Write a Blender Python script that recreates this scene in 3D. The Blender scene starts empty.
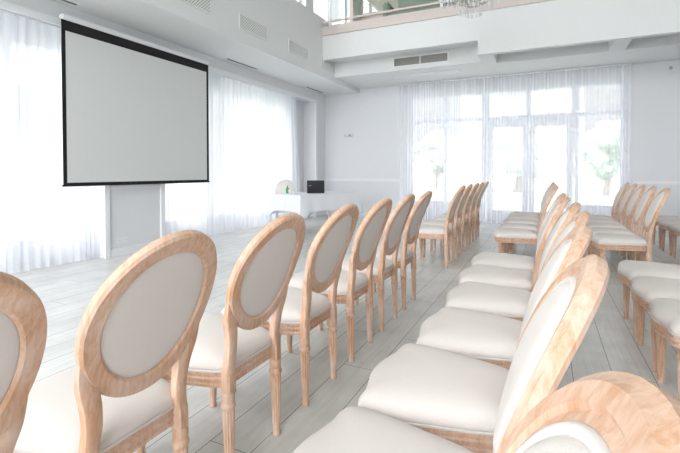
import bpy, bmesh, math, random
from mathutils import Vector, Matrix
random.seed(7)
S = bpy.context.scene
C = S.collection
PI = math.pi

# ------------------------------------------------------------------ materials
def new_mat(name):
    m = bpy.data.materials.new(name); m.use_nodes = True
    nt = m.node_tree; nt.nodes.clear()
    out = nt.nodes.new('ShaderNodeOutputMaterial')
    return m, nt, out

def lin(c):
    return tuple(((v/255+0.055)/1.055)**2.4 if v > 10 else v/255/12.92 for v in c) + (1,)

def plain(name, rgb, rough=0.6, bump=0.0, scale=40, metal=0.0, vary=0.04):
    m, nt, out = new_mat(name)
    b = nt.nodes.new('ShaderNodeBsdfPrincipled')
    b.inputs['Roughness'].default_value = rough
    b.inputs['Metallic'].default_value = metal
    tc = nt.nodes.new('ShaderNodeTexCoord')
    n = nt.nodes.new('ShaderNodeTexNoise'); n.inputs['Scale'].default_value = scale
    n.inputs['Detail'].default_value = 3
    nt.links.new(tc.outputs['Object'], n.inputs['Vector'])
    r = nt.nodes.new('ShaderNodeValToRGB')
    c = lin(rgb)
    r.color_ramp.elements[0].position = .3; r.color_ramp.elements[1].position = .7
    r.color_ramp.elements[0].color = tuple(v*(1-vary) for v in c[:3])+(1,)
    r.color_ramp.elements[1].color = c
    nt.links.new(n.outputs['Fac'], r.inputs['Fac'])
    nt.links.new(r.outputs['Color'], b.inputs['Base Color'])
    if bump:
        bp = nt.nodes.new('ShaderNodeBump'); bp.inputs['Strength'].default_value = bump
        bp.inputs['Distance'].default_value = .002
        nt.links.new(n.outputs['Fac'], bp.inputs['Height'])
        nt.links.new(bp.outputs['Normal'], b.inputs['Normal'])
    nt.links.new(b.outputs['BSDF'], out.inputs['Surface'])
    return m

def limed_wood():
    m, nt, out = new_mat('limed_wood')
    b = nt.nodes.new('ShaderNodeBsdfPrincipled'); b.inputs['Roughness'].default_value = .5
    tc = nt.nodes.new('ShaderNodeTexCoord')
    oi = nt.nodes.new('ShaderNodeObjectInfo')
    add = nt.nodes.new('ShaderNodeVectorMath'); add.operation = 'ADD'
    comb = nt.nodes.new('ShaderNodeCombineXYZ')
    mul = nt.nodes.new('ShaderNodeMath'); mul.operation = 'MULTIPLY'; mul.inputs[1].default_value = 13.0
    nt.links.new(oi.outputs['Random'], mul.inputs[0])
    nt.links.new(mul.outputs[0], comb.inputs[0]); nt.links.new(mul.outputs[0], comb.inputs[2])
    nt.links.new(tc.outputs['Object'], add.inputs[0]); nt.links.new(comb.outputs[0], add.inputs[1])
    mp = nt.nodes.new('ShaderNodeMapping'); mp.inputs['Scale'].default_value = (44, 44, 6)
    nt.links.new(add.outputs[0], mp.inputs['Vector'])
    n1 = nt.nodes.new('ShaderNodeTexNoise'); n1.inputs['Scale'].default_value = 1.6
    n1.inputs['Detail'].default_value = 6; n1.inputs['Roughness'].default_value = .65
    n1.inputs['Distortion'].default_value = .5
    nt.links.new(mp.outputs[0], n1.inputs['Vector'])
    n2 = nt.nodes.new('ShaderNodeTexNoise'); n2.inputs['Scale'].default_value = 9
    n2.inputs['Detail'].default_value = 4
    nt.links.new(add.outputs[0], n2.inputs['Vector'])
    r1 = nt.nodes.new('ShaderNodeValToRGB')
    r1.color_ramp.elements[0].position = .36; r1.color_ramp.elements[0].color = lin((198, 153, 121))
    r1.color_ramp.elements[1].position = .62; r1.color_ramp.elements[1].color = lin((208, 168, 138))
    nt.links.new(n1.outputs['Fac'], r1.inputs['Fac'])
    # whitewash patches, in the wear of the finish
    r2 = nt.nodes.new('ShaderNodeValToRGB')
    r2.color_ramp.elements[0].position = .42; r2.color_ramp.elements[0].color = (0, 0, 0, 1)
    r2.color_ramp.elements[1].position = .66; r2.color_ramp.elements[1].color = (.6, .6, .6, 1)
    mixn = nt.nodes.new('ShaderNodeMath'); mixn.operation = 'MULTIPLY_ADD'
    mixn.inputs[1].default_value = .5
    nt.links.new(n1.outputs['Fac'], mixn.inputs[0])
    h = nt.nodes.new('ShaderNodeMath'); h.operation = 'MULTIPLY'; h.inputs[1].default_value = .52
    nt.links.new(n2.outputs['Fac'], h.inputs[0]); nt.links.new(h.outputs[0], mixn.inputs[2])
    nt.links.new(mixn.outputs[0], r2.inputs['Fac'])
    mx = nt.nodes.new('ShaderNodeMixRGB')
    nt.links.new(r2.outputs['Color'], mx.inputs['Fac'])
    nt.links.new(r1.outputs['Color'], mx.inputs[1]); mx.inputs[2].default_value = lin((230, 212, 200))
    nt.links.new(mx.outputs[0], b.inputs['Base Color'])
    bp = nt.nodes.new('ShaderNodeBump'); bp.inputs['Strength'].default_value = .15
    bp.inputs['Distance'].default_value = .001
    nt.links.new(n1.outputs['Fac'], bp.inputs['Height']); nt.links.new(bp.outputs['Normal'], b.inputs['Normal'])
    nt.links.new(b.outputs['BSDF'], out.inputs['Surface'])
    return m

def floor_mat():
    m, nt, out = new_mat('limed_floorboards')
    b = nt.nodes.new('ShaderNodeBsdfPrincipled')
    tc = nt.nodes.new('ShaderNodeTexCoord')
    sep = nt.nodes.new('ShaderNodeSeparateXYZ'); nt.links.new(tc.outputs['Object'], sep.inputs[0])
    sub = nt.nodes.new('ShaderNodeMath'); sub.operation = 'ADD'; sub.inputs[1].default_value = -0.155 + 0.2065*40
    nt.links.new(sep.outputs['X'], sub.inputs[0])
    suby = nt.nodes.new('ShaderNodeMath'); suby.operation = 'ADD'; suby.inputs[1].default_value = 20.35
    nt.links.new(sep.outputs['Y'], suby.inputs[0])
    cb = nt.nodes.new('ShaderNodeCombineXYZ')
    nt.links.new(suby.outputs[0], cb.inputs[0]); nt.links.new(sub.outputs[0], cb.inputs[1])
    br = nt.nodes.new('ShaderNodeTexBrick')
    br.offset = .37; br.offset_frequency = 2
    br.inputs['Scale'].default_value = 1
    br.inputs['Brick Width'].default_value = 1.45
    br.inputs['Row Height'].default_value = .2065
    br.inputs['Mortar Size'].default_value = .0018
    br.inputs['Mortar Smooth'].default_value = .1
    br.inputs['Bias'].default_value = 0
    br.inputs['Color1'].default_value = lin((220, 221, 217))
    br.inputs['Color2'].default_value = lin((231, 231, 228))
    br.inputs['Mortar'].default_value = lin((88, 92, 94))
    nt.links.new(cb.outputs[0], br.inputs['Vector'])
    mp = nt.nodes.new('ShaderNodeMapping'); mp.inputs['Scale'].default_value = (26, 1.8, 1)
    nt.links.new(tc.outputs['Object'], mp.inputs['Vector'])
    n = nt.nodes.new('ShaderNodeTexNoise'); n.inputs['Scale'].default_value = 1.4
    n.inputs['Detail'].default_value = 7; n.inputs['Distortion'].default_value = .8
    nt.links.new(mp.outputs[0], n.inputs['Vector'])
    n2 = nt.nodes.new('ShaderNodeTexNoise'); n2.inputs['Scale'].default_value = 3.2; n2.inputs['Detail'].default_value = 5
    nt.links.new(tc.outputs['Object'], n2.inputs['Vector'])
    r = nt.nodes.new('ShaderNodeValToRGB')
    r.color_ramp.elements[0].position = .3; r.color_ramp.elements[0].color = (.88, .87, .86, 1)
    r.color_ramp.elements[1].position = .65; r.color_ramp.elements[1].color = (1.0, 1.0, 1.0, 1)
    nt.links.new(n.outputs['Fac'], r.inputs['Fac'])
    r2 = nt.nodes.new('ShaderNodeValToRGB')
    r2.color_ramp.elements[0].position = .35; r2.color_ramp.elements[0].color = (.86, .85, .85, 1)
    r2.color_ramp.elements[1].position = .6; r2.color_ramp.elements[1].color = (1, 1, 1, 1)
    nt.links.new(n2.outputs['Fac'], r2.inputs['Fac'])
    m1 = nt.nodes.new('ShaderNodeMixRGB'); m1.blend_type = 'MULTIPLY'; m1.inputs[0].default_value = 1
    nt.links.new(br.outputs['Color'], m1.inputs[1]); nt.links.new(r.outputs['Color'], m1.inputs[2])
    m2 = nt.nodes.new('ShaderNodeMixRGB'); m2.blend_type = 'MULTIPLY'; m2.inputs[0].default_value = 1
    nt.links.new(m1.outputs[0], m2.inputs[1]); nt.links.new(r2.outputs['Color'], m2.inputs[2])
    nt.links.new(m2.outputs[0], b.inputs['Base Color'])
    rr = nt.nodes.new('ShaderNodeMapRange'); rr.inputs['To Min'].default_value = .26; rr.inputs['To Max'].default_value = .36
    nt.links.new(n2.outputs['Fac'], rr.inputs['Value']); nt.links.new(rr.outputs[0], b.inputs['Roughness'])
    bp = nt.nodes.new('ShaderNodeBump'); bp.inputs['Strength'].default_value = .5; bp.invert = True
    bp.inputs['Distance'].default_value = .002
    nt.links.new(br.outputs['Fac'], bp.inputs['Height']); nt.links.new(bp.outputs['Normal'], b.inputs['Normal'])
    nt.links.new(b.outputs['BSDF'], out.inputs['Surface'])
    return m

def sheer(name, trans, rgb=(250, 251, 255)):
    m, nt, out = new_mat(name)
    tr = nt.nodes.new('ShaderNodeBsdfTransparent'); tr.inputs[0].default_value = (1, 1, 1, 1)
    tl = nt.nodes.new('ShaderNodeBsdfTranslucent'); tl.inputs[0].default_value = lin(rgb)
    df = nt.nodes.new('ShaderNodeBsdfDiffuse'); df.inputs[0].default_value = lin(rgb)
    a = nt.nodes.new('ShaderNodeMixShader'); a.inputs[0].default_value = .4
    nt.links.new(tl.outputs[0], a.inputs[1]); nt.links.new(df.outputs[0], a.inputs[2])
    # threads seen edge-on in a pleat cover more: facing angle of the cloth
    lw = nt.nodes.new('ShaderNodeLayerWeight'); lw.inputs['Blend'].default_value = .35
    mr = nt.nodes.new('ShaderNodeMapRange')
    mr.inputs['To Min'].default_value = 1-trans; mr.inputs['To Max'].default_value = 1.0
    nt.links.new(lw.outputs['Facing'], mr.inputs['Value'])
    mix = nt.nodes.new('ShaderNodeMixShader')
    nt.links.new(mr.outputs[0], mix.inputs[0])
    nt.links.new(tr.outputs[0], mix.inputs[1]); nt.links.new(a.outputs[0], mix.inputs[2])
    nt.links.new(mix.outputs[0], out.inputs['Surface'])
    return m

def glass(name, tint=(1, 1, 1), gl=.06):
    m, nt, out = new_mat(name)
    tr = nt.nodes.new('ShaderNodeBsdfTransparent'); tr.inputs[0].default_value = tint + (1,)
    g = nt.nodes.new('ShaderNodeBsdfGlossy'); g.inputs['Roughness'].default_value = .02
    mix = nt.nodes.new('ShaderNodeMixShader'); mix.inputs[0].default_value = gl
    nt.links.new(tr.outputs[0], mix.inputs[1]); nt.links.new(g.outputs[0], mix.inputs[2])
    nt.links.new(mix.outputs[0], out.inputs['Surface'])
    return m

def crystal_mat():
    m, nt, out = new_mat('crystal')
    b = nt.nodes.new('ShaderNodeBsdfPrincipled')
    b.inputs['Base Color'].default_value = (.92, .92, .93, 1)
    b.inputs['Roughness'].default_value = .08
    b.inputs['Transmission Weight'].default_value = .25
    b.inputs['IOR'].default_value = 1.55
    nt.links.new(b.outputs[0], out.inputs[0])
    return m

def perforated(name):
    # white plate punched with rows of round holes
    m, nt, out = new_mat(name)
    b = nt.nodes.new('ShaderNodeBsdfPrincipled'); b.inputs['Roughness'].default_value = .5
    tc = nt.nodes.new('ShaderNodeTexCoord')
    mp = nt.nodes.new('ShaderNodeMapping'); mp.inputs['Scale'].default_value = (30, 30, 30)
    mp.inputs['Rotation'].default_value = (PI/4, 0, 0)
    nt.links.new(tc.outputs['Object'], mp.inputs['Vector'])
    sep = nt.nodes.new('ShaderNodeSeparateXYZ'); nt.links.new(mp.outputs[0], sep.inputs[0])
    sq = []
    for ax in ('Y', 'Z'):
        fr = nt.nodes.new('ShaderNodeMath'); fr.operation = 'FRACT'; nt.links.new(sep.outputs[ax], fr.inputs[0])
        s2 = nt.nodes.new('ShaderNodeMath'); s2.operation = 'SUBTRACT'; s2.inputs[1].default_value = .5
        nt.links.new(fr.outputs[0], s2.inputs[0])
        p = nt.nodes.new('ShaderNodeMath'); p.operation = 'MULTIPLY'
        nt.links.new(s2.outputs[0], p.inputs[0]); nt.links.new(s2.outputs[0], p.inputs[1]); sq.append(p)
    ad = nt.nodes.new('ShaderNodeMath'); ad.operation = 'ADD'
    nt.links.new(sq[0].outputs[0], ad.inputs[0]); nt.links.new(sq[1].outputs[0], ad.inputs[1])
    lt = nt.nodes.new('ShaderNodeMath'); lt.operation = 'LESS_THAN'; lt.inputs[1].default_value = .085
    nt.links.new(ad.outputs[0], lt.inputs[0])
    mx = nt.nodes.new('ShaderNodeMixRGB'); nt.links.new(lt.outputs[0], mx.inputs['Fac'])
    mx.inputs[1].default_value = lin((226, 227, 226)); mx.inputs[2].default_value = lin((150, 150, 147))
    nt.links.new(mx.outputs[0], b.inputs['Base Color'])
    nt.links.new(b.outputs[0], out.inputs[0])
    return m

M = dict(
    wood=limed_wood(), floor=floor_mat(),
    fabric=plain('cream_fabric', (224, 217, 212), .9, .35, 420, vary=.05),
    fabric_back=plain('backing_fabric', (222, 217, 213), .9, .3, 380, vary=.05),
    wall=plain('white_wall_paint', (226, 227, 230), .7, .05, 30, vary=.015),
    ceil=plain('white_ceiling_paint', (226, 227, 227), .8, .05, 30, vary=.015),
    trim=plain('white_trim', (238, 239, 242), .4, 0, 10, vary=.01),
    frame=plain('window_frame_white', (226, 228, 236), .4, 0, 10, vary=.01),
    sheer=sheer('sheer_curtain', .68), sheer_left=sheer('sheer_curtain_dense', .22),
    glass=glass('window_glass'), rail_glass=glass('balustrade_glass', (.93, .97, .95), .1),
    screen=plain('projection_cloth', (216, 218, 217), .9, 0, 20, vary=.01),
    black=plain('black_border', (6, 6, 9), .7, 0, 20),
    laptop=plain('black_laptop_shell', (26, 24, 32), .35, 0, 50),
    grey=plain('grey_mark', (130, 130, 135), .5, 0, 20),
    cloth=plain('white_tablecloth', (236, 238, 243), .85, .2, 300, vary=.02),
    metal=plain('brushed_metal', (176, 172, 166), .35, 0, 60, metal=.7),
    pink=plain('pale_pink_stone', (212, 199, 194), .6, .1, 20, vary=.06),
    beige=plain('beige_wall', (196, 186, 174), .8, 0, 10),
    sage=plain('sage_upholstery', (150, 158, 146), .9, 0, 30),
    brown=plain('brown_panel', (112, 96, 84), .6, 0, 30),
    darkslot=plain('dark_slot', (112, 114, 118), .7, 0, 30),
    grille=plain('grille_slats', (150, 148, 143), .5, 0, 30),
    perf=perforated('perforated_plate'),
    crystal=crystal_mat(),
    white_plastic=plain('white_plastic', (235, 235, 236), .4, 0, 20),
    green=plain('green_label', (52, 150, 104), .5, 0, 20),
    painted=plain('grey_painted_chair', (214, 214, 212), .6, .1, 20),
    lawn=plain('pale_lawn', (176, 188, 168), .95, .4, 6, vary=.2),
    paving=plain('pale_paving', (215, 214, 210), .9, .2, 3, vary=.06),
    leaf=plain('hazed_foliage', (162, 174, 162), .9, .5, 3, vary=.35),  # pale leaf colour has the outdoor haze painted in
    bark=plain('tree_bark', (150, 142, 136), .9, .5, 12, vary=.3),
    house=plain('pale_render', (224, 220, 214), .9, 0, 4),
    roof=plain('grey_roof', (150, 146, 146), .8, 0, 4),
)

# ------------------------------------------------------------------ mesh helpers
class MB:
    def __init__(s): s.v = []; s.f = []
    def add(s, vs, fs):
        o = len(s.v); s.v += [tuple(v) for v in vs]; s.f += [tuple(i+o for i in f) for f in fs]
    def box(s, x0, y0, z0, x1, y1, z1):
        vs = [(x, y, z) for x in (x0, x1) for y in (y0, y1) for z in (z0, z1)]
        s.add(vs, [(0, 1, 3, 2), (4, 6, 7, 5), (0, 4, 5, 1), (2, 3, 7, 6), (0, 2, 6, 4), (1, 5, 7, 3)])
    def lathe(s, prof, c=(0, 0), n=16, flute=None, lean=(0, 0), zref=0):
        vs = []; fs = []
        for (r, z) in prof:
            k = flute(z) if flute else 0
            for i in range(n):
                a = 2*PI*i/n
                rr = r*(1 - k*(1 if i % 2 else 0))
                vs.append((c[0]+rr*math.cos(a)+lean[0]*(z-zref), c[1]+rr*math.sin(a)+lean[1]*(z-zref), z))
        m = len(prof)
        for j in range(m-1):
            for i in range(n):
                i2 = (i+1) % n
                fs.append((j*n+i, j*n+i2, (j+1)*n+i2, (j+1)*n+i))
        fs.append(tuple(range(n-1, -1, -1))); fs.append(tuple((m-1)*n+i for i in range(n)))
        s.add(vs, fs)
    def rings(s, rings, closed=False, cap=True):
        n = len(rings[0]); vs = [p for r in rings for p in r]; fs = []
        m = len(rings)
        for j in range(m if closed else m-1):
            j2 = (j+1) % m
            for i in range(n):
                i2 = (i+1) % n
                fs.append((j*n+i, j*n+i2, j2*n+i2, j2*n+i))
        if cap and not closed:
            fs.append(tuple(range(n-1, -1, -1))); fs.append(tuple((m-1)*n+i for i in range(n)))
        s.add(vs, fs)
    def tube(s, pts, r, n=8, closed=False, ref=None):
        rr = []
        P = [Vector(p) for p in pts]; m = len(P)
        for i, p in enumerate(P):
            a = P[(i-1) % m] if (closed or i > 0) else P[i]
            b = P[(i+1) % m] if (closed or i < m-1) else P[i]
            t = (b-a).normalized()
            up = Vector(ref) if ref else Vector((0, 0, 1)) if abs(t.z) < .9 else Vector((1, 0, 0))
            u = t.cross(up).normalized(); w = t.cross(u).normalized()
            rad = r[i] if isinstance(r, (list, tuple)) else r
            rr.append([tuple(p+u*(rad*math.cos(2*PI*k/n))+w*(rad*math.sin(2*PI*k/n))) for k in range(n)])
        s.rings(rr, closed)
    def build(s, name, mat, parent=None, smooth=None, bevel=None, subsurf=0):
        me = bpy.data.meshes.new(name); me.from_pydata(s.v, [], s.f); me.update()
        bm = bmesh.new(); bm.from_mesh(me)
        bmesh.ops.recalc_face_normals(bm, faces=bm.faces)
        if bevel:
            bmesh.ops.bevel(bm, geom=list(bm.edges), offset=bevel, segments=2, affect='EDGES', clamp_overlap=True)
        bm.to_mesh(me); bm.free()
        if smooth is not None:
            for p in me.polygons: p.use_smooth = True
            me.set_sharp_from_angle(angle=math.radians(smooth))
        me.materials.append(mat)
        o = bpy.data.objects.new(name, me); C.objects.link(o)
        if parent: o.parent = parent
        if subsurf:
            md = o.modifiers.new('sub', 'SUBSURF'); md.levels = subsurf; md.render_levels = subsurf
        return o

def tag(o, label=None, cat=None, group=None, kind=None):
    if label: o['label'] = label
    if cat: o['category'] = cat
    if group: o['group'] = group
    if kind: o['kind'] = kind
    return o

def empty(name, loc=(0, 0, 0), rz=0):
    o = bpy.data.objects.new(name, None); C.objects.link(o)
    o.location = loc; o.rotation_euler = (0, 0, rz); o.empty_display_size = .1
    return o

def copy_tree(o, parent=None):
    c = o.copy(); C.objects.link(c)
    if parent: c.parent = parent
    for ch in list(o.children): copy_tree(ch, c)
    return c

def struct(o):
    o['kind'] = 'structure'; return o

# ------------------------------------------------------------------ room shell
XW = -5.32      # face of the left wall
XN = -5.66      # back of the window niches
XB = -4.32      # bulkhead above the hall
YF = 10.2       # far wall
ZL = 3.2        # low ceiling along the left
ZU = 3.3        # ceiling under the gallery
YB = 8.15       # gallery front

b = MB(); b.box(-5.9, -4.5, -.12, 6.2, 10.5, 0)
struct(b.build('floor', M['floor']))

# left wall: niches for the two window bays
b = MB()
b.box(-5.95, -4.5, 2.97, XW, YF, ZL)               # header
b.box(-5.95, 3.78, 0, XW, 4.78, 2.97)              # pier
b.box(-5.95, 9.62, 0, XW, YF, 2.97)                # end pier
b.box(-5.95, -4.5, 0, XW, -1.6, 2.97)
NZ0, NZ1 = .25, 2.80
bays = [(-1.2, .2), (.45, 2.6), (2.85, 3.7), (4.9, 6.0), (6.3, 8.75)]
ys = [-1.6] + [v for p in bays[:3] for v in p] + [3.78]
def niche(ya, yb, openings):
    b.box(-5.95, ya, 0, XN, yb, NZ0); b.box(-5.95, ya, NZ1, XN, yb, 2.97)
    cur = ya
    for (o0, o1) in openings:
        b.box(-5.95, cur, NZ0, XN, o0, NZ1); cur = o1
    b.box(-5.95, cur, NZ0, XN, yb, NZ1)
niche(-1.6, 3.78, bays[:3]); niche(4.78, 9.62, bays[3:])
struct(b.build('wall_left', M['wall']))

wn = [0]
def window(ax, pos, a0, a1, z0, z1, cols, transom, fw=.07, bar=.06, depth=.06, name=None):
    """frame and bars in the plane ax=pos, and the panes."""
    wn[0] += 1
    nm = name or 'window_%d' % wn[0]
    root = struct(empty(nm, (pos, (a0+a1)/2, z0) if ax == 'x' else ((a0+a1)/2, pos, z0)))
    ox, oy, oz = root.location
    f = MB(); g = MB()
    def bx(mb, p0, q0, p1, q1, d=depth):
        if ax == 'x': mb.box(-d/2, p0-oy, q0-oz, d/2, p1-oy, q1-oz)
        else: mb.box(p0-ox, -d/2, q0-oz, p1-ox, d/2, q1-oz)
    bx(f, a0, z0, a0+fw, z1); bx(f, a1-fw, z0, a1, z1)
    bx(f, a0+fw, z0, a1-fw, z0+fw); bx(f, a0+fw, z1-fw, a1-fw, z1)
    xs = [a0+fw] + list(cols) + [a1-fw]
    for c in cols: bx(f, c-bar/2, z0+fw, c+bar/2, z1-fw, depth*.9)
    for t in transom: bx(f, a0+fw, t-bar/2, a1-fw, t+bar/2, depth*.8)
    f.build('window_frame', M['frame'], root)
    bx(g, a0+fw*.5, z0+fw*.5, a1-fw*.5, z1-fw*.5, .006)
    g.build('window_pane', M['glass'], root)
    return root
for (o0, o1) in bays:
    n = 1 if o1-o0 > 1.2 else 0
    cols = [(o0+o1)/2] if n else []
    if o1-o0 > 2: cols = [o0+(o1-o0)/3, o0+2*(o1-o0)/3]
    window('x', -5.8, o0, o1, NZ0, NZ1, cols, [2.2])

# casings around the niches
b = MB()
for (a, c) in ((-1.6, 3.78), (4.78, 9.62)):
    b.box(XW, a-.07, 2.93, XW+.03, c+.07, 3.01)
    b.box(XW, c, .0, XW+.03, c+.07, 2.93)
    b.box(XW, a-.07, 0, XW+.03, a, 2.93)
struct(b.build('trim_1', M['trim']))
# rails + skirting
b = MB(); b.box(XW, 3.86, .92, XW+.025, 4.7, .98); b.box(XW, 3.86, .955, XW+.035, 4.7, .965)
b.box(XW, 9.7, .92, XW+.025, YF, .98)
struct(b.build('trim_2', M['trim']))
b = MB(); b.box(XW, 3.86, 0, XW+.02, 4.7, .11); b.box(XW, 9.7, 0, XW+.02, YF, .11)
struct(b.build('baseboard_left', M['trim']))

# low ceiling and bulkhead
b = MB(); b.box(-5.95, -4.5, ZL, XB-.25, YF+.3, ZL+.12)
struct(b.build('ceiling', M['ceil']))
ow = [(-3.0, -1.2), (-.6, 1.2), (1.8, 3.6), (4.2, 6.0), (6.75, 7.45), (7.75, 9.6)]
b = MB(); b.box(XB-.25, -4.5, ZL, XB, YF+.3, 4.45); b.box(XB-.25, -4.5, 6.0, XB, YF+.3, 6.7)
cur = -4.5
for (o0, o1) in ow:
    b.box(XB-.25, cur, 4.45, XB, o0, 6.0); cur = o1
b.box(XB-.25, cur, 4.45, XB, YF+.3, 6.0)
struct(b.build('wall_upper_left', M['ceil']))
for (o0, o1) in ow:
    window('x', XB-.15, o0, o1, 4.45, 6.0, [(o0+o1)/2] if o1-o0 > 1 else [], [])
b = MB(); b.box(-4.6, -4.5, 6.6, 6.2, YF+.3, 6.75)
struct(b.build('ceiling', M['ceil']))

# far wall with the glazed doors
GX0, GX1, GZ1 = -3.0, 1.45, 3.0
b = MB()
b.box(-5.95, YF, 0, GX0, YF+.3, ZU+.9); b.box(GX1, YF, 0, 6.2, YF+.3, ZU+.9)
b.box(GX0, YF, GZ1, GX1, YF+.3, ZU+.9)
struct(b.build('wall_far', M['wall']))
b = MB(); b.box(-4.3, YF, 4.2, 6.2, YF+.3, 6.7)
struct(b.build('wall_upper_far', M['beige']))
b = MB(); b.box(6.0, -4.5, 0, 6.2, YF, 6.7)
struct(b.build('wall_right', M['wall']))
b = MB(); b.box(-5.95, -4.6, 0, -5.2, -4.5, 6.7); b.box(1.8, -4.6, 0, 6.2, -4.5, 6.7); b.box(-5.2, -4.6, 6.4, 1.8, -4.5, 6.7)
struct(b.build('wall_back', M['wall']))  # unseen wall, its opening narrowed to keep light off the right side
b = MB()
b.box(-5.3, YF-.025, .92, -3.1, YF, .98); b.box(1.6, YF-.025, .92, 6, YF, .98)
b.box(-5.3, YF-.035, .955, -3.1, YF, .965); b.box(1.6, YF-.035, .955, 6, YF, .965)
struct(b.build('trim_3', M['trim']))
b = MB(); b.box(-5.3, YF-.02, 0, -3.1, YF, .12); b.box(1.6, YF-.02, 0, 6, YF, .12)
struct(b.build('baseboard_far', M['trim']))
# sidelights left and right of the doors, door pair with its fanlights
YG = YF+.1
def glazed(name, x0, x1, z0, z1, panes, pname='window_frame'):
    root = struct(empty(name, ((x0+x1)/2, YG, z0))); ox, oy, oz = root.location
    # a frame that leaves the listed openings: cut on a grid of their edges
    xs = sorted({x0, x1} | {p[0] for p in panes} | {p[2] for p in panes})
    zs = sorted({z0, z1} | {p[1] for p in panes} | {p[3] for p in panes})
    f = MB(); g = MB()
    for i in range(len(xs)-1):
        for j in range(len(zs)-1):
            cx, cz = (xs[i]+xs[i+1])/2, (zs[j]+zs[j+1])/2
            if not any(p[0] < cx < p[2] and p[1] < cz < p[3] for p in panes):
                f.box(xs[i]-ox, -.04, zs[j]-oz, xs[i+1]-ox, .04, zs[j+1]-oz)
    f.build(pname, M['frame'], root)
    for p in panes:
        g = MB(); g.box(p[0]-ox, -.004, p[1]-oz, p[2]-ox, .004, p[3]-oz)
        g.build('window_pane', M['glass'], root)
    return root
glazed('window_20', GX0, -1.22, 0, 3.0, [(-2.93, 2.41, -2.18, 2.94), (-2.09, 2.41, -1.31, 2.94), (-2.93, .47, -2.18, 2.32), (-2.09, .47, -1.31, 2.32)])
glazed('window_21', .57, GX1, 0, 3.0, [(.64, 2.41, 1.377, 2.94), (.64, .47, 1.377, 2.32)])
glazed('window_22', -1.22, .57, 2.30, 3.0, [(-1.14, 2.41, -.386, 2.94), (-.285, 2.41, .503, 2.94)])
glazed('door_1', -1.2, -.325, 0.0, 2.29, [(-1.06, .3, -.45, 2.155)], 'door_leaf')
d2 = glazed('door_2', -.315, .55, 0.0, 2.29, [(-.2, .3, .416, 2.155)], 'door_leaf')
h = MB(); h.box(-.42, -.07, 1.02, -.40, -.04, 1.06); h.tube([(-.41, -.06, 1.04), (-.41, -.09, 1.04), (-.30, -.09, 1.04)], .009)
h.build('door_handle', M['metal'], d2)

# gallery: slab, fascia, coffers
b = MB()
b.box(-1.12, YB, ZU-.0, 6.0, YB+.12, 4.07)
b.box(XB, YB, 3.56, -1.12, YB+.12, 4.07)             # fascia
b.box(XB, YB+.12, 3.62, 6.0, 8.95, 3.95)             # top of the recess
b.box(XB, 8.72, ZU, -1.12, YF, 3.62); b.box(-1.12, 8.95, ZU, 6.0, YF, 3.62)                   # flat band by the wall
for (x0, x1) in ((-1.12, -.86), (1.0, 1.25), (3.3, 3.55)):
    b.box(x0, YB+.12, ZU, x1, 8.95, 3.62)            # cross beams
struct(b.build('ceiling_gallery', M['ceil']))
b = MB(); b.box(XB, YB+.12, 3.95, 6.0, YF, 4.2)
o = struct(b.build('floor', M['ceil'])); o.name = 'floor_gallery'
b = MB(); b.box(XB, YB-.03, 4.07, 6.0, YB+.16, 4.26)
struct(b.build('trim_4', M['pink']))

# gallery balustrade
t = tag(empty('balustrade', (XB, YB+.06, 4.26)), 'glass gallery balustrade with pale posts and a lower rail above the fascia', 'balustrade')
for i, x in enumerate((.12, .62, 2.5, 4.3, 6.1, 7.9)):
    p = MB(); w = .035 if i != 1 else .05
    p.box(x, -w/2, 0, x+w*1.6, w/2, 1.05); p.build('post', M['pink'] if i == 1 else M['frame'], t)
r = MB(); r.box(0, -.02, .10, 10.3, .02, .14); r.build('lower_rail', M['pink'], t)
r = MB(); r.box(0, -.03, 1.05, 10.3, .03, 1.09); r.build('handrail', M['pink'], t)
for (x0, x1) in ((.2, .6), (.72, 2.48), (2.58, 4.28), (4.38, 6.08), (6.18, 7.88), (7.98, 10.2)):
    g = MB(); g.box(x0, -.005, .16, x1, .005, 1.03); g.build('glass_panel', M['rail_glass'], t)

# gallery furniture glimpsed behind the balustrade
t = tag(empty('sofa', (-2.1, 9.2, 4.202)), 'sage green sofa up on the gallery behind the balustrade', 'sofa')
s = MB(); s.box(-.95, -.4, .1, .95, .4, .42); s.build('base', M['sage'], t, bevel=.03)
s = MB(); s.box(-.95, .2, .43, .95, .42, .9); s.build('backrest', M['sage'], t, bevel=.03)
for x in (-1.1, .95):
    s = MB(); s.box(x, -.4, .1, x+.15, .42, .62); s.build('armrest', M['sage'], t, bevel=.03)
for x in (-.9, .86):
    for y in (-.36, .34):
        s = MB(); s.box(x, y, 0, x+.04, y+.04, .1); s.build('leg', M['brown'], t)
t = tag(empty('sideboard', (.3, 9.75, 4.202)), 'dark brown sideboard on the gallery, half hidden by the chandelier', 'sideboard')
s = MB(); s.box(-1.1, -.22, .08, 1.1, .22, .9); s.build('body', M['brown'], t, bevel=.008)
s = MB(); s.box(-1.13, -.25, .9, 1.13, .24, .94); s.build('top', M['brown'], t)
for i in range(4):
    s = MB(); s.box(-1.08+i*.54, -.24, .12, -.57+i*.54+.02, -.22, .86); d = s.build('door', M['brown'], t)
    k = MB(); k.box(-.62+i*.54, -.26, .5, -.60+i*.54, -.24, .56); k.build('handle', M['metal'], d)
for x in (-1.05, 1.0):
    s = MB(); s.box(x, -.2, 0, x+.05, .2, .08); s.build('leg', M['brown'], t)

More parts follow.
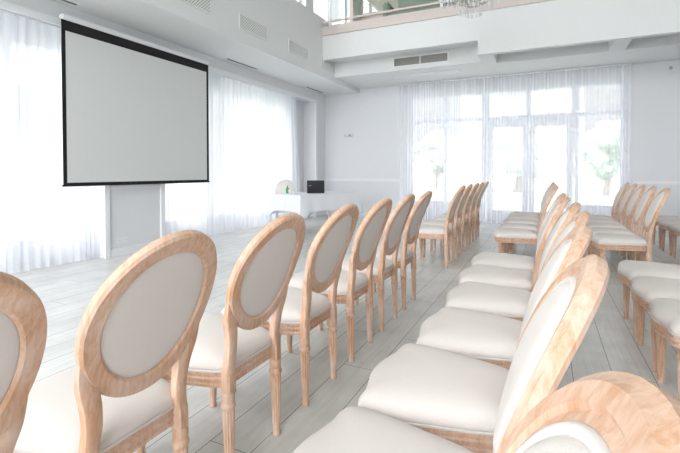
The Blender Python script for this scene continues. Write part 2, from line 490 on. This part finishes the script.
# perforated grilles in the bulkhead
g0 = None
gl = ['perforated white wall grille nearest the top edge above the projection screen', 'perforated white wall grille high on the bulkhead, second from the screen end',
      'perforated white wall grille on the bulkhead just before the gallery front', 'perforated white wall grille farthest back, under the gallery ceiling']
for i, y in enumerate((4.36, 5.75, 7.17, 8.47)):
    t = tag(empty('wall_grille', (XB, y, 3.40)), gl[i], 'grille', 'perforated grilles along the bulkhead')
    p = MB(); p.box(0, -.36, .02, .008, .36, .23); p.build('perforated_plate', M['perf'], t)
    f = MB(); f.box(0, -.38, 0, .014, .38, .02); f.box(0, -.38, .23, .014, .38, .25)
    f.box(0, -.38, .02, .014, -.36, .23); f.box(0, .36, .02, .014, .38, .23)
    f.build('rim', M['ceil'], t)
# linear slots in the low ceiling
for i, (y0, y1) in enumerate(((2.55, 3.35), (6.1, 6.95), (8.95, 9.75))):
    lab = ['slot diffuser in the low ceiling above the near curtain', 'slot diffuser in the low ceiling just past the projection screen', 'slot diffuser in the low ceiling by the far corner'][i]
    t = tag(empty('slot_diffuser', (-5.16, (y0+y1)/2, ZL-.005)), 'narrow grey '+lab, 'air vent', 'slot diffusers in the low ceiling')
    L = (y1-y0)/2
    p = MB(); p.box(-.03, -L, 0, .03, L, .005); p.build('slot', M['darkslot'], t)
    f = MB(); f.box(-.045, -L-.015, -.003, -.03, L+.015, .005); f.box(.03, -L-.015, -.003, .045, L+.015, .005)
    f.build('rim', M['ceil'], t)
# big return grille in the coffer face
t = tag(empty('return_air_grille', (-2.34, 8.72, 3.38)), 'long double return air grille with grey slats in the recess under the gallery', 'air vent')
f = MB(); f.box(-.58, -.02, 0, .58, 0, .015); f.box(-.58, -.02, .175, .58, 0, .19)
for x in (-.58, -.01, .56): f.box(x, -.02, .015, x+.02, 0, .175)
f.build('rim', M['trim'], t)
for (x0, x1) in ((-.56, -.01), (.01, .56)):
    s = MB(); s.box(x0, -.004, .015, x1, 0, .175)
    for k in range(6):
        z = .022+k*.026
        s.box(x0, -.016, z, x1, -.005, z+.012)
    s.build('slats', M['grille'], t)
t = tag(empty('ceiling_diffuser', (-2.35, 9.25, ZU-.02)), 'flat pale blue tinted ceiling diffuser below the return air grille', 'air vent')
f = MB(); f.box(-.72, -.11, 0, .72, .11, .02); f.build('rim', M['trim'], t)
f = MB()
for k in range(4): f.box(-.66, -.085+k*.045, -.006, .66, -.055+k*.045, 0)
f.build('vanes', M['white_plastic'], t)

# ------------------------------------------------------------------ curtains
def curtain(name, label, ax, pos, s0, s1, z0, z1, wave, amp, mat, seed, hemflare=0, edge=0):
    rnd = random.Random(seed)
    n = int((s1-s0)/wave*8); zr = 12
    ph = [rnd.uniform(0, 6) for _ in range(4)]
    vs = []; fs = []
    for j in range(zr+1):
        v = j/zr; z = z0+(z1-z0)*v
        for i in range(n+1):
            u = i/n; s = s0+(s1-s0)*u
            k = 2*PI*s/wave
            w = math.sin(k+1.3*math.sin(k*.21+ph[0])) + .45*math.sin(k*1.73+ph[1]+.5*math.sin(v*2+ph[2]))
            a = amp*(.55+.45*(1-v))*(.75+.25*math.sin(k*.13+ph[3]))
            d = w*a
            ss = s + edge*(1-v)*max(0, (u-.9)/.1)
            vs.append((pos+d, ss, z) if ax == 'x' else (ss, pos+d, z))
    for j in range(zr):
        for i in range(n):
            a = j*(n+1)+i
            fs.append((a, a+1, a+n+2, a+n+1))
    t = MB(); t.add(vs, fs)
    root = tag(empty(name, (pos, (s0+s1)/2, 0) if ax == 'x' else ((s0+s1)/2, pos, 0)), label, 'curtain')
    o = t.build('sheer_cloth', mat, root, smooth=180)
    o.location = -root.location
    r = MB()
    if ax == 'x': r.box(pos-.02, s0, z1, pos+.02, s1, z1+.025)
    else: r.box(s0, pos-.02, z1, s1, pos+.02, z1+.025)
    r = r.build('curtain_track', M['trim'], root); r.location = -root.location
    return root
curtain('curtain', 'long white sheer curtain at the left edge, left of the projection screen', 'x', XW-.12, -1.5, 3.42, .012, 2.94, .13, .036, M['sheer_left'], 1)
curtain('curtain', 'bunched white sheer curtain beside the grey wall pier, under the screen corner', 'x', XW-.1, 3.44, 3.77, .012, 2.94, .075, .04, M['sheer_left'], 2)
curtain('curtain', 'white sheer curtain right of the wall pier, behind and beyond the screen', 'x', XW-.12, 4.8, 8.85, .012, 2.94, .13, .036, M['sheer_left'], 3, edge=.25)
curtain('curtain', 'wide white sheer curtain across the glazed doors on the far wall', 'y', YF-.14, -3.2, 1.52, .012, ZU-.03, .17, .034, M['sheer'], 4)

# ------------------------------------------------------------------ projection screen
XS = -5.15; SY0, SY1 = 3.15, 5.585; SZ0, SZ1 = .985, 2.965
t = tag(empty('projection_screen', (XS, (SY0+SY1)/2, SZ0)), 'large grey projection screen with a black border hanging on the left wall', 'projection screen')
L = (SY1-SY0)/2; H = SZ1-SZ0
s = MB(); s.box(-.002, -L+.045, .045, .002, L-.045, H-.125); s.build('projection_surface', M['screen'], t)
f = MB(); f.box(-.003, -L, .02, .004, -L+.045, H); f.box(-.003, L-.045, .02, .004, L, H)
f.box(-.003, -L+.045, .02, .004, L-.045, .045); f.box(-.003, -L+.045, H-.125, .004, L-.045, H)
f.build('border', M['black'], t)
f = MB(); f.tube([(0, -L-.01, .01), (0, L+.01, .01)], .012); f.build('weight_bar', M['black'], t)
f = MB(); f.box(-.04, -L-.005, H, .03, L+.005, H+.06); f.build('housing', M['trim'], t, bevel=.012)
for y in (-.8, .8):
    f = MB(); f.box(-.168, y-.03, H+.01, -.04, y+.03, H+.05); f.build('bracket', M['trim'], t)

# sockets
for i, y in enumerate((4.0, 4.1)):
    t = tag(empty('power_socket', (XW, y, .21)), ['left one of the two white power sockets low on the grey pier', 'right one of the two white power sockets low on the grey pier'][i], 'socket', 'sockets on the pier')
    p = MB(); p.box(0, -.04, -.04, .009, .04, .04); p.build('plate', M['white_plastic'], t, bevel=.002)
    p = MB(); p.lathe([(.02, 0), (.02, .003)], n=20); o = p.build('insert', M['ceil'], t); o.rotation_euler = (0, PI/2, 0); o.location = (.009, 0, 0)

# ------------------------------------------------------------------ the chair
def bx(z):
    t = max(0, (z-.42)/.58)
    return .025*t + .165*t*t
def bslope(z):
    t = max(0, (z-.42)/.58)
    return (.025+.33*t)/.58
ZC, OA, OB = .764, .190, .207
def on_back(y, z, v):
    sl = math.atan(bslope(z))
    k = max(0, min(1, (z-.50)/.2))
    return (bx(z)-.008*k*(y/.215)**2+v*math.cos(sl), y, z-v*math.sin(sl))
def egg(a): return 1+.045*math.sin(a)
def catmull(pts, per=6, closed=True):
    out = []; n = len(pts)
    rng = range(n) if closed else range(n-1)
    for i in rng:
        if closed: p0, p1, p2, p3 = pts[i-1], pts[i], pts[(i+1) % n], pts[(i+2) % n]
        else: p0, p1, p2, p3 = pts[max(i-1, 0)], pts[i], pts[i+1], pts[min(i+2, n-1)]
        for k in range(per):
            t = k/per
            out.append(tuple(.5*((2*b_)+(-a_+c_)*t+(2*a_-5*b_+4*c_-d_)*t*t+(-a_+3*b_-3*c_+d_)*t**3) for a_, b_, c_, d_ in zip(p0, p1, p2, p3)))
    if not closed: out.append(tuple(pts[-1]))
    return out
half = [(-.002, .06), (-.004, .13), (-.03, .178), (-.11, .207), (-.22, .232), (-.32, .256), (-.395, .264), (-.440, .254), (-.457, .218), (-.457, .165), (-.470, .105), (-.483, .05)]
half = [(x, y*.968) for x, y in half]
outline = catmull([(x, y) for x, y in half] + [(-.487, 0)] + [(x, -y) for x, y in reversed(half)] + [(-.002, 0)], 4)
def off(d, z, cx=-.25):
    n = len(outline); out = []
    for i, (x, y) in enumerate(outline):
        a = outline[i-1]; b_ = outline[(i+1) % n]
        tx, ty = b_[0]-a[0], b_[1]-a[1]; l = math.hypot(tx, ty) or 1
        nx, ny = ty/l, -tx/l
        if nx*(x-cx)+ny*y < 0: nx, ny = -nx, -ny
        out.append((x+nx*d, y+ny*d, z))
    return out
def scl(s, z, cx=-.25):
    return [(cx+(x-cx)*s, y*s, z) for x, y in outline]

def leg_mesh(cx, cy, ztop, lean):
    prof = [(.015, 0), (.0175, .006), (.018, .018), (.0155, .028), (.0165, .034), (.017, .05), (.0245, ztop-.075), (.0215, ztop-.068),
            (.0275, ztop-.060), (.0285, ztop-.052), (.0265, ztop-.045), (.023, ztop-.040), (.025, ztop-.030), (.0255, ztop-.012), (.023, ztop)]
    b = MB(); b.lathe(prof, (cx, cy), 24, lambda z: .2 if .045 < z < ztop-.07 else 0, lean, ztop)
    return b

def make_chair(root, wood, fab, fabb):
    # oval frame of the back
    prof = [(-.026, -.010), (-.022, -.016), (-.010, -.013), (-.006, -.019), (.012, -.020), (.018, -.014), (.026, -.010),
            (.027, .008), (.021, .016), (-.018, .016), (-.026, .010)]
    b = MB(); N = 56; rings = []
    for i in range(N):
        a = 2*PI*i/N
        n = Vector((math.cos(a)/OA, math.sin(a)/OB)).normalized()
        rings.append([on_back((OA*math.cos(a)+n.x*u)*egg(a), ZC+OB*math.sin(a)+n.y*u, v) for u, v in prof])
    b.rings(rings, closed=True)
    b.build('back_frame', wood, root, smooth=35)
    # the two uprights, growing out of the rear legs into the oval
    for s in (1, -1):
        pts = catmull([(.156, .335), (.154, .40), (.149, .45), (.147, .50), (.153, .55), (.166, .60), (.178, .655), (.187, .73)], 4, closed=False)
        b = MB(); rings = []
        m = len(pts)
        for i, (y, z) in enumerate(pts):
            k = i/(m-1)
            w = .022 if z < .41 else .021+.007*max(0, (z-.45)/.25)
            d = .021 if z < .41 else .0175
            if z > .62: d = .0155-.09*(z-.62); w *= 1-(z-.62)*4.5
            ring = []
            for (uu, vv) in ((-1, -.7), (-.7, -1), (.7, -1), (1, -.7), (1, .7), (.7, 1), (-.7, 1), (-1, .7)):
                p = on_back(0, z, vv*d); q = on_back(y+uu*w, z, vv*d); ring.append((q[0], s*(y+uu*w), q[2]))
            rings.append(ring)
        b.rings(rings)
        b.build('upright', wood, root, smooth=40)
    # padded front of the back, with its welt, and the cloth behind
    def pad(vedge, vmid, name, mat, ins=.022):
        b = MB(); rings = []
        for q, (s_, f) in enumerate(((1.0, 0), (.985, .35), (.95, .6), (.88, .78), (.75, .9), (.5, .98), (.25, 1.0), (.02, 1.0))):
            v = vedge+(vmid-vedge)*f
            rings.append([on_back((OA-ins)*s_*math.cos(2*PI*i/40)*egg(2*PI*i/40), ZC+(OB-ins)*s_*math.sin(2*PI*i/40), v) for i in range(40)])
        b.rings(rings, cap=True)
        return b.build(name, mat, root, smooth=60)
    f = pad(-.006, -.032, 'back_cushion', fab, .031)
    w = MB(); w.tube([on_back((OA-.029)*math.cos(2*PI*i/48)*egg(2*PI*i/48), ZC+(OB-.029)*math.sin(2*PI*i/48), -.013) for i in range(48)], .0085, 8, True, (1, 0, 0))
    w.build('welt', fab, f, smooth=60)
    g = pad(.004, .012, 'back_panel', fabb)
    # seat rail with its mouldings
    pr = [(-.022, .352), (-.004, .350), (.002, .354), (.002, .362), (-.003, .366), (-.003, .372), (.002, .376), (.003, .384), (-.002, .389), (-.002, .395), (.004, .399), (.004, .406), (-.002, .411), (-.022, .411)]
    cols = [off(d, z) for d, z in pr]
    b = MB(); b.rings([[c[i] for c in cols] for i in range(len(outline))], closed=True)
    b.build('seat_rail', wood, root, smooth=35)
    # seat cushion
    b = MB()
    rs = [off(-.012, .404), off(.001, .413), off(.005, .424), off(.002, .437), scl(.965, .449), scl(.915, .459), scl(.84, .467), scl(.72, .474), scl(.55, .479), scl(.35, .482), scl(.15, .483), scl(.01, .4832)]
    b.rings(rs)
    sc = b.build('seat_cushion', fab, root, smooth=70)
    w = MB(); w.tube(off(.004, .413), .0042, 6, True); w.build('piping', fab, sc, smooth=60)
    # legs
    for s in (1, -1):
        leg_mesh(-.405, s*.209, .352, (0, 0)).build('leg', wood, root, smooth=30)
        k = MB(); k.box(-.431, s*.209-.026, .35, -.379, s*.209+.026, .402); k.build('corner_block', wood, root, bevel=.004)
        leg_mesh(-.0, s*.156, .338, (-.02, 0)).build('leg', wood, root, smooth=30)
    return root

proto = make_chair(empty('dining_chair'), M['wood'], M['fabric'], M['fabric_back'])
first = [True]
def chair(x, y, rz, label, group):
    """x, y: floor point midway between the rear feet; the chair faces -x."""
    o = proto if first[0] else copy_tree(proto)
    first[0] = False
    o.location = (x, y, 0); o.rotation_euler = (0, 0, math.radians(rz))
    tag(o, label, 'chair', group)
    return o
D = 'cream oval-back chair, '
GA = 'oval-back chairs left of the aisle'
for (x, y, r, lab) in [
    (-1.05, .333, 0, 'cut off by the left edge of the picture, back to us'),
    (-1.06, .855, 0, 'largest whole back in the left row, second from the left edge'),
    (-1.065, 1.405, 0, 'third in the left row, just right of the largest back'),
    (-1.067, 1.975, 0, 'fourth in the left row counted from the picture edge'),
    (-1.067, 2.53, 0, 'fifth in the left row, just right of the white table'),
    (-1.067, 3.07, 0, 'sixth in the left row, second last before the gap'),
    (-1.067, 3.62, 0, 'seventh in the left row, last before the gap')]:
    chair(x, y, r, D+lab, GA)
GB = 'oval-back chairs in the left row beyond the gap'
for i, (y, lab) in enumerate([(5.35, 'nearest of the five beyond the gap in the left row'), (5.93, 'second of the five beyond the gap in the left row'), (6.55, 'middle of the five beyond the gap in the left row'),
                (7.15, 'fourth of the five beyond the gap in the left row'), (7.80, 'farthest of the five beyond the gap in the left row')]):
    chair(-1.067, y, 0, D+lab, GB)
GC = 'oval-back chairs of the middle row, near block'
for i, (x, y, r, lab) in enumerate([(-.10, .345, 4, 'nearest of all, arched top at the bottom right corner'), (-.09, .93, 0, 'second in the middle row, its whole broad seat in the foreground'),
                (-.07, 1.46, 0, 'third in the middle row, seat just behind the broad foreground seat'), (-.03, 2.0, 0, 'fourth in the middle row counted from us'),
                (-.025, 2.57, 0, 'fifth in the middle row counted from us'), (-.05, 3.12, 0, 'sixth in the middle row counted from us'), (-.05, 3.68, 0, 'seventh in the middle row, last before the gap')]):
    chair(x, y, r, D+lab, GC)
GD = 'oval-back chairs in the middle row beyond the gap'
for y, lab in [(5.45, 'nearest of the middle row beyond the gap, with its front rail showing'), (6.03, 'second of the middle row beyond the gap'), (6.62, 'third of the middle row beyond the gap'),
               (7.2, 'fourth of the middle row beyond the gap'), (7.8, 'farthest of the middle row, nearest the glazed doors')]:
    chair(-.05, y, 0, D+lab, GD)
GE = 'oval-back chairs at the right edge of the near block'
for y, lab in [(2.665, 'seat and front legs at the right edge, nearest of three'), (3.22, 'seat at the right edge, middle of three'), (3.78, 'seat at the right edge, farthest of three')]:
    chair(.995, y, 0, D+lab, GE)
GF = 'oval-back chairs in the right row beyond the gap'
for y, lab in [(5.42, 'nearest of the right row beyond the gap, back against the grey wall'), (6.0, 'second of the right row beyond the gap'), (6.58, 'third of the right row beyond the gap'),
               (7.15, 'fourth of the right row beyond the gap'), (7.75, 'farthest of the right row, before the right end of the window')]:
    chair(.965, y, 0, D+lab, GF)
GG = 'oval-back chairs cut by the right edge beyond the gap'
for y, lab in [(6.25, 'far row at the right edge, nearest of its seats'), (6.9, 'far row at the right edge, second of its seats'), (7.5, 'far row at the right edge, third of its seats'), (8.1, 'far row at the right edge, farthest of its seats')]:
    chair(1.99, y, 0, D+lab, GG)

# ------------------------------------------------------------------ table corner
TR = math.radians(-18)
TA, TBL = .40, .75    # half width (x), half length (y)
c, s_ = math.cos(TR), math.sin(TR)
# near corner (local +TA,-TBL) wanted at this floor point
nx_, ny_ = -3.86, 6.45
tx = nx_-(c*TA - s_*(-TBL)); ty = ny_-(s_*TA + c*(-TBL))
tb = tag(empty('table', (tx, ty, 0), TR), 'white rectangular table by the far left corner, under the white cloth', 'table')
m = MB(); m.box(-TA+.01, -TBL+.01, .715, TA-.01, TBL-.01, .742); m.build('tabletop', M['trim'], tb, bevel=.003)
m = MB()
m.box(-TA+.05, -TBL+.05, .64, -TA+.07, TBL-.05, .715); m.box(TA-.07, -TBL+.05, .64, TA-.05, TBL-.05, .715)
m.box(-TA+.07, -TBL+.05, .64, TA-.07, -TBL+.07, .715); m.box(-TA+.07, TBL-.07, .64, TA-.07, TBL-.05, .715)
m.build('apron', M['trim'], tb)
for sx in (1, -1):
    for sy in (1, -1):
        m = MB(); x, y = sx*(TA-.045), sy*(TBL-.045)
        m.lathe([(.020, 0), (.03, .715)], (x, y), 12); m.build('leg', M['trim'], tb, smooth=40)
# cloth
m = MB(); rings = []; n = 120
per = []
for i in range(n):
    q = i/n*4; k = int(q); f = q-k
    cs = [(TA, -TBL), (TA, TBL), (-TA, TBL), (-TA, -TBL), (TA, -TBL)]
    ax_, ay_ = cs[k]; bx_, by_ = cs[k+1]
    per.append((ax_+(bx_-ax_)*f, ay_+(by_-ay_)*f, min(f, 1-f), i))
for k in range(9):
    v = k/8; ring = []
    for (x, y, e, i) in per:
        corner = math.exp(-(e/.10)**2)
        drop = .31+.10*corner
        outx = (1 if x > 0 else -1) if abs(abs(x)-TA) < 1e-6 else 0
        outy = (1 if y > 0 else -1) if abs(abs(y)-TBL) < 1e-6 else 0
        fl = .012 + v*(.03+.075*corner) + v*.014*math.sin(i*2*PI/n*17)*(1-corner)
        L2 = math.hypot(outx, outy) or 1
        ring.append((x+outx/L2*fl, y+outy/L2*fl, .7475-v*drop-(.0 if k else 0)))
    rings.append(ring)
top = [(x*.5, y*.5, .7485) for x, y, _, _ in per]; top2 = [(x*.01, y*.01, .7485) for x, y, _, _ in per]
rim = [(x*1.0, y*1.0, .7485) for x, y, _, _ in per]
m.rings([top2, top, rim]+rings, cap=False)
cl = m.build('tablecloth', M['cloth'], None, smooth=50); cl.location = (tx, ty, 0); cl.rotation_euler = (0, 0, TR)
sd = cl.modifiers.new('thick', 'SOLIDIFY'); sd.thickness = .003; sd.offset = 1
tag(cl, 'white cloth draped over the table in the far left corner', 'tablecloth')
def on_table(x, y, z=.7515):
    return (tx+c*x-s_*y, ty+s_*x+c*y, z)

# laptop, lid turned towards us
lp = tag(empty('laptop', on_table(.12, -.12), math.radians(-62)), 'open black laptop on the white cloth, lid towards us', 'laptop')
m = MB(); m.box(-.24, -.165, 0, 0, .165, .016); m.build('base', M['laptop'], lp, bevel=.004)
m = MB(); m.box(-.225, -.15, .016, -.10, .15, .018); m.build('keyboard', M['black'], lp)
lid = MB(); lid.box(-.004, -.165, 0, .005, .165, .235)
li = lid.build('lid', M['laptop'], lp, bevel=.003); li.location = (0, 0, .016); li.rotation_euler = (0, math.radians(8), 0)
m = MB(); m.box(.0052, -.13, .125, .0058, -.085, .145); m.build('emblem', M['grey'], li)

# pale chair behind the table: same make, painted
p2 = empty('dining_chair', (-4.93, 7.58, 0), math.radians(112))
make_chair(p2, M['painted'], M['fabric'], M['painted'])
tag(p2, 'grey painted round-back chair tucked behind the white table', 'chair')

# little things on the table
pk = tag(empty('bottle', on_table(-.26, -.50)), 'small green labelled bottle on the left part of the table', 'bottle')
m = MB(); m.lathe([(.0, 0), (.028, 0), (.030, .01), (.030, .09), (.014, .115), (.012, .13)], n=18); m.build('body', M['green'], pk, smooth=40)
m = MB(); m.lathe([(.014, .13), (.014, .15)], n=14); m.build('cap', M['grey'], pk, smooth=40)
for i, (x, y, lab) in enumerate([(-.18, -.50, 'white cup beside the green bottle, the taller of two'), (-.09, -.50, 'white cup nearest the laptop, the lower of two')]):
    k = tag(empty('cup', on_table(x, y)), lab, 'cup', 'cups on the white table')
    hh = .075 if i == 0 else .055
    m = MB(); m.lathe([(.022, 0), (.03, .01), (.036, hh), (.033, hh), (.028, .014), (.001, .012)], n=20); m.build('body', M['white_plastic'], k, smooth=40)
    m = MB(); m.tube([(.033, 0, hh*.8), (.052, 0, hh*.7), (.052, 0, hh*.4), (.031, 0, hh*.3)], .004); m.build('handle', M['white_plastic'], k, smooth=60)

# ------------------------------------------------------------------ sconce, sensor
t = tag(empty('wall_sconce', (-4.6, YF, 2.12)), 'small two-armed crystal wall sconce on the far wall left of the window', 'wall lamp')
m = MB(); m.lathe([(.035, 0), (.035, .012), (.02, .02)], n=16); o = m.build('wall_plate', M['metal'], t, smooth=40); o.rotation_euler = (PI/2, 0, 0)
for s in (1, -1):
    m = MB(); m.tube([(0, -.02, 0), (s*.05, -.05, -.04), (s*.11, -.07, -.02), (s*.13, -.07, .03)], .007); a = m.build('arm', M['metal'], t, smooth=60)
    m = MB(); m.lathe([(.012, .03), (.026, .034), (.012, .042), (.010, .10), (.002, .13)], (s*.13, -.07), 12); m.build('candle', M['white_plastic'], a, smooth=40)
    m = MB(); m.lathe([(.001, -.02), (.012, -.05), (.001, -.10)], (s*.11, -.07), 6); m.build('crystal', M['crystal'], a)
t = tag(empty('motion_sensor', (2.17, YF, 3.16)), 'tiny white sensor high on the grey wall at the right, below the ceiling', 'sensor')
m = MB(); m.box(-.025, -.03, -.03, .025, 0, .03); m.build('body', M['metal'], t, bevel=.008)

# ------------------------------------------------------------------ chandelier
CX, CY, CZ = -.93, 6.3, 3.36
t = tag(empty('chandelier', (CX, CY, CZ)), 'crystal chandelier hanging at the top edge of the picture', 'chandelier')
m = MB(); m.tube([(0, 0, .75), (0, 0, 3.2)], .008); m.build('chain', M['metal'], t)
m = MB()
tiers = [(.10, .16), (.22, .22), (.36, .30), (.48, .40)]
for r_, z in tiers: m.tube([(r_*math.cos(2*PI*i/36), r_*math.sin(2*PI*i/36), z) for i in range(36)], .008, 6, True)
for k in range(8):
    a = 2*PI*k/8; m.tube([(0, 0, .8), (.3*math.cos(a), .3*math.sin(a), .62), (.48*math.cos(a), .48*math.sin(a), .40), (.22*math.cos(a), .22*math.sin(a), .22), (.1*math.cos(a), .1*math.sin(a), .16)], .006)
m.build('frame', M['metal'], t, smooth=60)
cr = random.Random(3)
def drop(m, x, y, z, r_, h_): m.lathe([(.0008, z), (r_*.7, z-h_*.3), (r_, z-h_*.7), (.0008, z-h_)], (x, y), 6)
m = MB(); cnt = 0
for (r_, z), k in zip(tiers, (10, 22, 34, 44)):
    for i in range(k):
        a = 2*PI*i/k+cr.uniform(-.03, .03)
        x, y = r_*math.cos(a), r_*math.sin(a)
        n = cr.choice((1, 2, 2, 3)) if r_ > .15 else 3
        zz = z-.008
        for q in range(n):
            drop(m, x, y, zz, .009 if q < n-1 else .013, .04 if q < n-1 else .065); zz -= .044
o = m.build('crystal_drops', M['crystal'], t); o['kind'] = 'stuff'
for k in range(8):
    a = 2*PI*(k+.5)/8; m = MB(); x, y = .40*math.cos(a), .40*math.sin(a)
    m.lathe([(.03, .44), (.012, .45), (.012, .54), (.002, .57)], (x, y), 10); m.build('candle', M['white_plastic'], t, smooth=40)

# ------------------------------------------------------------------ outdoors
b = MB(); b.box(-60, -30, -.3, 60, 120, -.14); o = b.build('lawn', M['lawn']); struct(o); o.name = 'ground'
b = MB(); b.box(-5, 10.55, -.14, 4, 15.5, -.06); o = b.build('terrace', M['paving']); struct(o)
b = MB(); b.box(-9.5, -6, -.14, -6.0, 10.5, -.06); o = b.build('terrace', M['paving']); struct(o)
def tree(x, y, h_, w, lab, seed):
    rnd = random.Random(seed)
    t = tag(empty('tree', (x, y, -.14)), lab, 'tree', 'trees outside')
    m = MB(); m.tube([(0, 0, 0), (.05*w, 0, h_*.3), (-.03*w, .04, h_*.62)], [.07*w, .055*w, .03*w]); m.build('trunk', M['bark'], t, smooth=60)
    bm = bmesh.new()
    for k in range(46):
        a = rnd.uniform(0, 2*PI); rr = rnd.uniform(0, .42)*w; z = h_*rnd.uniform(.38, .92)
        rr *= 1-.55*max(0, (z/h_-.6)/.4)
        s = rnd.uniform(.12, .24)*w
        bmesh.ops.create_icosphere(bm, subdivisions=2, radius=s, matrix=Matrix.Translation((rr*math.cos(a), rr*math.sin(a), z)))
    for v in bm.verts: v.co += Vector((rnd.uniform(-1, 1), rnd.uniform(-1, 1), rnd.uniform(-1, 1)))*.045*w
    me = bpy.data.meshes.new('foliage'); bm.to_mesh(me); bm.free(); me.materials.append(M['leaf'])
    o = bpy.data.objects.new('foliage', me); C.objects.link(o); o.parent = t
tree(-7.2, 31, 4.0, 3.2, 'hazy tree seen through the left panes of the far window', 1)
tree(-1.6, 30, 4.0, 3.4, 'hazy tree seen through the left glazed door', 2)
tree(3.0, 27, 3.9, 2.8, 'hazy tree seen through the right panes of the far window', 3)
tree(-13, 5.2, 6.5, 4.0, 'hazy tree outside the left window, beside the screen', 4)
t = tag(empty('house', (6.5, 46, -.14)), 'low pale house on the horizon beyond the right panes', 'house')
m = MB(); m.box(-7, 0, 0, 7, 5, 2.0); m.build('wall', M['house'], t)
m = MB(); m.add([(-7.5, -.4, 2.0), (7.5, -.4, 2.0), (7.5, 5.4, 2.0), (-7.5, 5.4, 2.0), (-5, 2.5, 3.3), (5, 2.5, 3.3)], [(0, 1, 5, 4), (2, 3, 4, 5), (1, 2, 5), (3, 0, 4), (0, 3, 2, 1)])
m.build('roof', M['roof'], t)
for x in (-5, -2, 1, 4):
    m = MB(); m.box(x, -.05, .8, x+1.1, 0, 1.7); m.build('window', M['roof'], t)
t = tag(empty('garden_hut', (-6.9, 24, -.14)), 'small white garden hut outside the left panes', 'hut')
m = MB(); m.box(-.8, 0, 0, .8, 1.5, 1.7); m.build('wall', M['house'], t)
m = MB(); m.box(-.95, -.15, 1.7, .95, 1.65, 1.82); m.build('roof', M['trim'], t)

# ------------------------------------------------------------------ light
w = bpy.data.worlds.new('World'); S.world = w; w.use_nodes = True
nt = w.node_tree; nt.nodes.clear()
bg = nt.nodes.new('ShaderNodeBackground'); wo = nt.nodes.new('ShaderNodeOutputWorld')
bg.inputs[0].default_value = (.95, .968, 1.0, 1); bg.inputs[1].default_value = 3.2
# overcast sky, with brightness added behind the camera to light the room
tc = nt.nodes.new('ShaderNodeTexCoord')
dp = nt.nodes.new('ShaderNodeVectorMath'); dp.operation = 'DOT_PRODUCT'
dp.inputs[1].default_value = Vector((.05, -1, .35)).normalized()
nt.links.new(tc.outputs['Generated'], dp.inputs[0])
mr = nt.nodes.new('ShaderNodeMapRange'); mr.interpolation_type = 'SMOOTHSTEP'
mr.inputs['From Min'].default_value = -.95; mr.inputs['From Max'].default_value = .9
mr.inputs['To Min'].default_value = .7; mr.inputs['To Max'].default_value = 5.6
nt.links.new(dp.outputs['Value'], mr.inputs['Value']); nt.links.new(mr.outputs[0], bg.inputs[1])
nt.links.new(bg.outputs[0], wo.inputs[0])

# ------------------------------------------------------------------ camera
cam = bpy.data.cameras.new('camera'); co = bpy.data.objects.new('camera', cam); C.objects.link(co)
cam.sensor_width = 36; cam.lens = 427/680*36
co.location = (0, 0, 1.16)
co.rotation_euler = (math.radians(90-1.2), 0, math.radians(25.6))
cam.shift_y = -(226.5-180.9)/680
cam.clip_start = .02; cam.clip_end = 300
S.camera = co
S.view_settings.view_transform = 'Standard'; S.view_settings.look = 'None'
S.view_settings.gamma = 1; S.view_settings.use_curve_mapping = False
S.view_settings.exposure = 0.36
